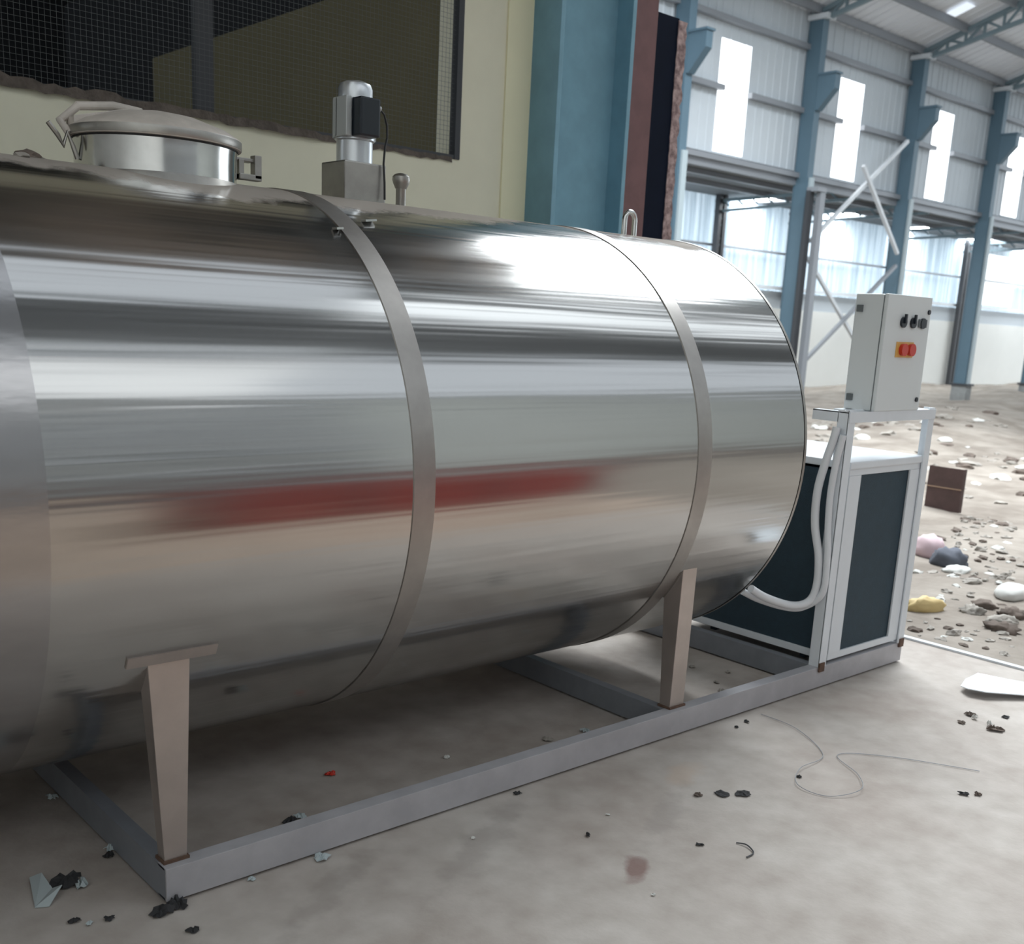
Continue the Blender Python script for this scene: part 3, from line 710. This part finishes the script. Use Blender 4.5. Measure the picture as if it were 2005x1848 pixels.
for x in (3.25, 3.315): MB().tube([(x, -.014, 1.45), (x, -.032, 1.45)], [.024, .026], 20).build('push_button', M['red'], pl)
for x, z in ((3.44, 1.61), (3.43, 1.24)): MB().tube([(x, -.012, z), (x, -.018, z)], .010, 14).build('door_lock', M['black'], cc)
for z in (1.61, 1.245): MB().box(3.092, .10, z-.014, 3.106, .125, z+.014).build('fixing_ear', M['seam'], cc, bevel=.002)

# lagged hoses from the tank end up to the cabinet stand
def smooth_path(pts, n=8):
    out = []; P = [Vector(p) for p in pts]; P = [P[0]]+P+[P[-1]]
    for i in range(1, len(P)-2):
        for k in range(n):
            t = k/n; a, b_, c, d = P[i-1], P[i], P[i+1], P[i+2]
            out.append(.5*((2*b_)+(-a+c)*t+(2*a-5*b_+4*c-d)*t*t+(-a+3*b_-3*c+d)*t**3))
    out.append(P[-2]); return out
h1 = smooth_path([(2.56, .13, .47), (2.66, .12, .42), (2.80, .09, .375), (2.88, .06, .385), (2.90, .04, .45), (2.895, .042, .58), (2.885, .072, .72), (2.885, .078, .86), (2.89, .06, .98), (2.90, .04, 1.08), (2.905, .035, 1.13)])
tag(MB().tube(h1, .017, 12).build('lagged_hose', M['whitefoam'], smooth=True), 'outer white lagged hose bulging out from the stand to the tank end', 'hose', 'white hoses from the tank to the unit')
h2 = smooth_path([(2.56, .17, .45), (2.66, .155, .405), (2.80, .12, .36), (2.885, .085, .355), (2.905, .012, .43), (2.905, .008, .58), (2.905, .022, .72), (2.905, .028, .85), (2.905, .02, .98), (2.91, .005, 1.10)])
tag(MB().tube(h2, .014, 12).build('lagged_hose', M['whitefoam'], smooth=True), 'inner white lagged hose running close to the stand post', 'hose', 'white hoses from the tank to the unit')

# ------------------------------------------------------------------ loose things on the floor
def chunk(seed, sx, sy, sz, sub=2, jit=.25):
    rnd = random.Random(seed); bm = bmesh.new(); bmesh.ops.create_icosphere(bm, subdivisions=sub, radius=1)
    for v in bm.verts:
        k = 1+jit*(rnd.random()*2-1); v.co = Vector((v.co.x*sx*k, v.co.y*sy*k, max(-.35, v.co.z*k)*sz+.35*sz))
    me = bpy.data.meshes.new('rubble_piece'); bm.to_mesh(me); bm.free(); return me
def flake(seed, r, lift=.02, n=15, t=.0015):
    """a crumpled scrap: irregular outline, two uneven rings, with thickness"""
    rnd = random.Random(seed); b = MB(); stx = .6+.4*rnd.random()
    out = [r*(.6+.5*rnd.random()) for k in range(n)]
    vs = [(0, 0, .003+lift*.5*rnd.random())]
    for f_ in (.5, 1.):
        for k in range(n):
            a = 2*pi*k/n; q = out[k]*f_; vs.append((q*cos(a), q*sin(a)*stx, .0015+lift*(.75 if f_ < 1 else .45)*rnd.random()))
    N = len(vs); top = [(x, y, z+t) for x, y, z in vs]; fs = []
    for k in range(n):
        i, j = 1+k, 1+(k+1) % n
        fs += [(0, j, i), (N, N+i, N+j), (i, j, j+n, i+n), (N+i, N+i+n, N+j+n, N+j), (i+n, j+n, N+j+n, N+i+n)]
    return b.add(vs+top, fs)
def place(o, x, y, z=0, rz=0): o.location = (x, y, z); o.rotation_euler = (0, 0, rz); return o
# polygon scrap from a traced outline on the floor
def poly_scrap(name, pts, z, t, m):
    n = len(pts); vs = [(x, y, z_) for (x, y), z_ in zip(pts, z)]+[(x, y, z_+t) for (x, y), z_ in zip(pts, z)]
    fs = [tuple(range(n))[::-1], tuple(range(n, 2*n))]+[(k, (k+1) % n, n+(k+1) % n, n+k) for k in range(n)]
    o = MB().add(vs, fs).build(name, m); return origin_to(o, (sum(p[0] for p in pts)/n, sum(p[1] for p in pts)/n, 0))
tag(poly_scrap('sheet_scrap', [(3.55,-.36),(3.47,-.38),(3.43,-.43),(3.455,-.50),(3.60,-.61),(3.72,-.68),(3.80,-.58),(3.68,-.47),(3.62,-.38)], [.03,.02,.03,.03,.02,.01,.02,.04,.05], .004, M['scrap']),
    'large bright white sheet metal offcut lying on the concrete near the slab edge', 'scrap')
tag(poly_scrap('sheet_scrap', [(-.23,.33),(-.205,.31),(-.205,.23),(-.19,.20),(-.235,.165),(-.265,.18)], [.005,.02,.012,.03,.002,.002], .002, M['paper']),
    'pale grey torn paper scrap on the floor below the tank, by a dark crumpled scrap', 'scrap')
fl = [ # x, y, r, lift, mat, label
    (-.165,.245,.045,.05,'darkscrap','dark crumpled scrap beside the pale grey paper scrap'),
    (-.135,.22,.025,.03,'paper','small pale fragment lying against the dark crumpled scrap'),
    (-.21,.06,.018,.015,'darkscrap','small dark fragment in front of the pale grey paper scrap'),
    (-.185,.03,.012,.01,'paper','tiny pale fragment between two dark bits left of the skid corner'),
    (-.14,.02,.014,.012,'darkscrap','small dark bit halfway between paper scrap and skid corner'),
    (-.03,-.03,.035,.03,'darkscrap','dark ragged scrap poking from under the left end of the skid corner'),
    (.02,-.02,.035,.03,'darkscrap','dark ragged scrap directly under the skid corner'),
    (.00,-.15,.02,.015,'darkscrap','dark lump alone on the concrete in front of the skid corner'),
    (.44,-.02,.03,.02,'paper','pale crumpled wrapper against the foot of the front skid rail'),
    (.23,-.012,.012,.01,'paper','tiny pale chip under the front skid rail left of the wrapper'),
    (.48,.22,.03,.02,'darkscrap','dark leafy scrap inside the skid right behind the front rail'),
    (.52,.23,.02,.02,'paper','pale fragment beside the dark leafy scrap inside the skid'),
    (.76,.44,.022,.02,'red','small red scrap on the shaded floor under the tank'),
    (1.16,.33,.014,.012,'rubble_w','single white chip on the shaded floor under the tank'),
    (1.56,.245,.022,.018,'rubble','pale chip inside the skid near the second leg, left one of two'),
    (1.74,.23,.022,.018,'paper','pale chip inside the skid near the second leg, right one of two'),
    (-.02,.78,.02,.02,'paper','pale chip on the dark floor beyond the first cross member'),
    (.0,.36,.022,.03,'paper','pale scrap clinging to the left cross member of the skid'),
    (-.02,.33,.02,.02,'darkscrap','dark scrap beside the left cross member of the skid'),
    (1.17,-.03,.015,.012,'darkscrap','tiny dark bit just in front of the middle of the skid rail'),
    (1.15,-.37,.014,.012,'darkscrap','dark pebble alone on the open floor above the reddish stain'),
    (1.38,-.61,.015,.006,'darkscrap','thin dark sliver right of the reddish stain'),
    (1.65,-.385,.018,.012,'rubble_d','small grey chip left of the long dark splinter'),
    (1.72,-.425,.03,.008,'darkscrap','long dark splinter lying in the open concrete floor'),
    (1.78,-.47,.03,.008,'darkscrap','pointed dark splinter forming the tip of the long one'),
    (2.34,-.07,.014,.012,'darkscrap','dark lump near the rail where the wire starts'),
    (2.26,-.08,.010,.010,'darkscrap','smaller dark lump left of the wire start'),
    (2.06,-.50,.012,.01,'darkscrap','dark bit enclosed by the loop of wire'),
    (2.41,-.92,.022,.015,'darkscrap','dark flat chip on the pale floor far right of the wire loop'),
    (2.45,-.95,.018,.012,'rubble_d','grey chip touching the dark flat chip far right of the wire loop'),
    (3.20,-.56,.03,.02,'rubble_d','grey broken chip below the white sheet offcut, upper of the cluster'),
    (3.17,-.59,.015,.03,'rubble_w','white chip on top of the broken grey cluster below the offcut'),
    (3.08,-.58,.025,.012,'rubble_d','dark flat chip at the cluster below the white offcut, outermost'),
    (3.12,-.70,.04,.025,'rubble_d','largest grey chip of the cluster below the white offcut'),
    (3.15,-.66,.02,.03,'rubble_w','pale chip lodged in the cluster below the white offcut'),
    (3.30,-.66,.018,.012,'darkscrap','dark chip between the white offcut and the grey cluster'),
    (1.05,-.72,.008,.006,'rubble_w','tiny white fleck on the reddish stain'),
    (.86,-.18,.009,.006,'rubble_w','tiny white fleck on the shaded part of the open floor'),
    (1.30,-.31,.009,.006,'rubble_w','tiny white fleck between the dark pebble and the rail'),
    (2.70,.50,.02,.012,'rubble','pale pebble under the unit end, inside the skid'),
    (2.62,.30,.016,.012,'rubble','pale pebble just behind the second leg inside the skid'),
    (2.55,.22,.018,.014,'rubble','pale pebble beside the front rail right of the second leg'),
    (2.78,.36,.014,.012,'rubble','small pale pebble in the middle of the skid\'s end bay'),
]
for i, (x, y, r, lf, mm, lb) in enumerate(fl):
    o = flake(i+11, r, lf).build('floor_scrap', M[mm]); place(o, x, y, 0, i*1.3); tag(o, lb, 'scrap', 'scraps on the concrete floor')
wp = smooth_path([(2.46,-.05,.004),(2.44,-.23,.006),(2.30,-.44,.004),(2.11,-.47,.012),(1.99,-.54,.008),(2.0,-.65,.004),(2.12,-.70,.014),(2.24,-.62,.008),(2.35,-.47,.004),(2.5,-.6,.004),(2.65,-.86,.004)])
wo = MB().tube(wp, .0013, 6).build('wire', M['purlin']); tag(wo, 'long thin grey wire looping once across the open floor', 'wire')
cp = smooth_path([(1.48,-.67,.003),(1.49,-.70,.006),(1.47,-.74,.004),(1.43,-.745,.004)])
tag(MB().tube(cp, .0022, 6).build('wire', M['darkbar']), 'short dark hooked piece of wire on the pale floor', 'wire')
# lumps lying on the tank top beside the manhole
for i, (x, y, s, lb) in enumerate(((-.02,.70,.03,'grey debris lump on the tank top left of the manhole'), (.04,.78,.022,'dark debris lump on the tank top closest to the manhole'), (-.10,.74,.025,'pale debris lump on the tank top at the frame edge'), (-.06,.62,.02,'small debris lump on the tank top below the larger ones'))):
    z = ZC+sqrt(R*R-(y-YC)**2)
    me = chunk(80+i, s, s*1.2, s*.5); me.materials.append(M['rubble'] if i % 2 else M['rubble_d']); o = bpy.data.objects.new('debris_lump', me); C.objects.link(o); place(o, x, y, z-.003, i)
    tag(o, lb, 'debris', 'debris on the tank top')

# brown steel sheet, bags, clods on the dirt
t = thing('steel_sheet', 'rusty brown steel sheet standing upright on the dirt beyond the white unit', 'panel', (8.39, 2.23, 0))
MB().box(8.37, 2.07, -.02, 8.376, 2.40, .375).box(8.376, 2.07, -.02, 8.43, 2.078, .375).box(8.376, 2.392, -.02, 8.43, 2.40, .375).build('body', M['brown'], t, bevel=.001)
MB().box(8.364, 2.07, .185, 8.370, 2.40, .194).build('seam_strip', M['clay'], t)
def lump(name, seed, x, y, s, m, label, cat, sub=3, jit=.16, group=None):
    me = chunk(seed, *s, sub=sub, jit=jit); me.materials.append(m); me.name = name
    for p in me.polygons: p.use_smooth = True
    o = bpy.data.objects.new(name, me); C.objects.link(o); place(o, x, y, wob(x, y)-.01, seed*.7); return tag(o, label, cat, group)
lump('plastic_bag', 3, 6.30, 1.27, (.12,.12,.12), M['pinkbag'], 'pale pink bag slumped on the rubble beside the white unit', 'bag', jit=.08)
lump('cloth_bundle', 5, 6.12, 1.02, (.10,.12,.10), M['bluegrey'], 'dark blue grey cloth bundle below the pink bag', 'cloth')
lump('yellow_bag', 6, 4.74, .46, (.05,.12,.07), M['yellowbag'], 'yellow plastic bag behind the corner post of the unit', 'bag')
lump('stone', 7, 5.50, .30, (.10,.16,.06), M['rubble_w'], 'smooth white stone near the frame edge above the brown clods', 'stone', jit=.05)
lump('plastic_bag', 9, 5.92, .86, (.12,.08,.04), M['rubble_w'], 'flat whitish sheet of plastic beside the blue grey bundle', 'bag')
for i, (x, y) in enumerate(((4.93,.27),(5.08,.10),(4.86,.07),(5.14,.30),(5.02,-.12),(4.70,.0))):
    lump('dirt_clod', 20+i, x, y, (.06+.015*(i % 3), .07, .04), M['rubble_d'] if i % 2 else M['rubble'], 'dry dirt clod in the heap below the white stone', 'clod', jit=.3, group='dirt clods below the white stone')
# pieces of rubble: a few shapes, each piece its own object
shapes = []
for s in range(9):
    me = chunk(50+s, .05+.012*(s % 3), .035+.01*(s % 4), .022+.006*(s % 3), sub=2, jit=.35)
    me.materials.append([M['rubble'], M['rubble_d'], M['rubble_w'], M['rubble']][s % 4]); shapes.append(me)
rnd = random.Random(77)
taken = [(6.30, 1.27, .2), (6.12, 1.02, .15), (4.74, .46, .15), (5.50, .30, .2), (6.05, 1.0, .25), (8.39, 2.2, .3), (4.95, .1, .3)]
def field(n, xr, yr, sc, label, group, tilt=0.):
    made = 0; tries = 0
    while made < n and tries < n*30:
        tries += 1; u, v = rnd.random(), rnd.random()
        x = xr[0]+(xr[1]-xr[0])*u; y = yr[0]+(yr[1]-yr[0])*v+tilt*(x-xr[0])
        s = sc*.62*(.4+rnd.random()*.9)
        if any((x-a)**2+(y-b)**2 < (.09*s+c)**2 for a, b, c in taken): continue
        taken.append((x, y, .09*s)); made += 1
        o = bpy.data.objects.new('rubble_piece', shapes[rnd.randrange(9)]); C.objects.link(o)
        place(o, x, y, wob(x, y)-.008*s, rnd.random()*6.28); o.scale = (s, s*(.7+.6*rnd.random()), s*(.6+.6*rnd.random()))
        tag(o, label, 'rubble', group)
field(46, (5.6, 6.9), (.45, 1.0), 1.1, 'small broken rubble piece in the patch right of the pink bag', 'rubble right of the pink bag', .25)
field(34, (6.8, 8.6), (1.0, 1.5), 1.3, 'small broken rubble piece in the patch below the brown steel sheet', 'rubble below the brown steel sheet', .3)
field(34, (4.2, 5.5), (-.25, .35), .9, 'small broken rubble piece on the dirt just past the slab edge', 'rubble just past the slab edge', .25)
field(40, (9.5, 15), (2.0, 3.6), 2.6, 'rubble piece scattered on the pale dirt beyond the brown sheet', 'rubble beyond the brown sheet', .38)
field(34, (15.5, 22), (6.4, 10.2), 3.6, 'rubble piece on the far dirt at the feet of the columns', 'rubble before the columns')
field(26, (12.4, 16.5), (6.2, 8.6), 3.2, 'rubble piece in the heap seen between tank and cabinet', 'rubble between tank and cabinet')
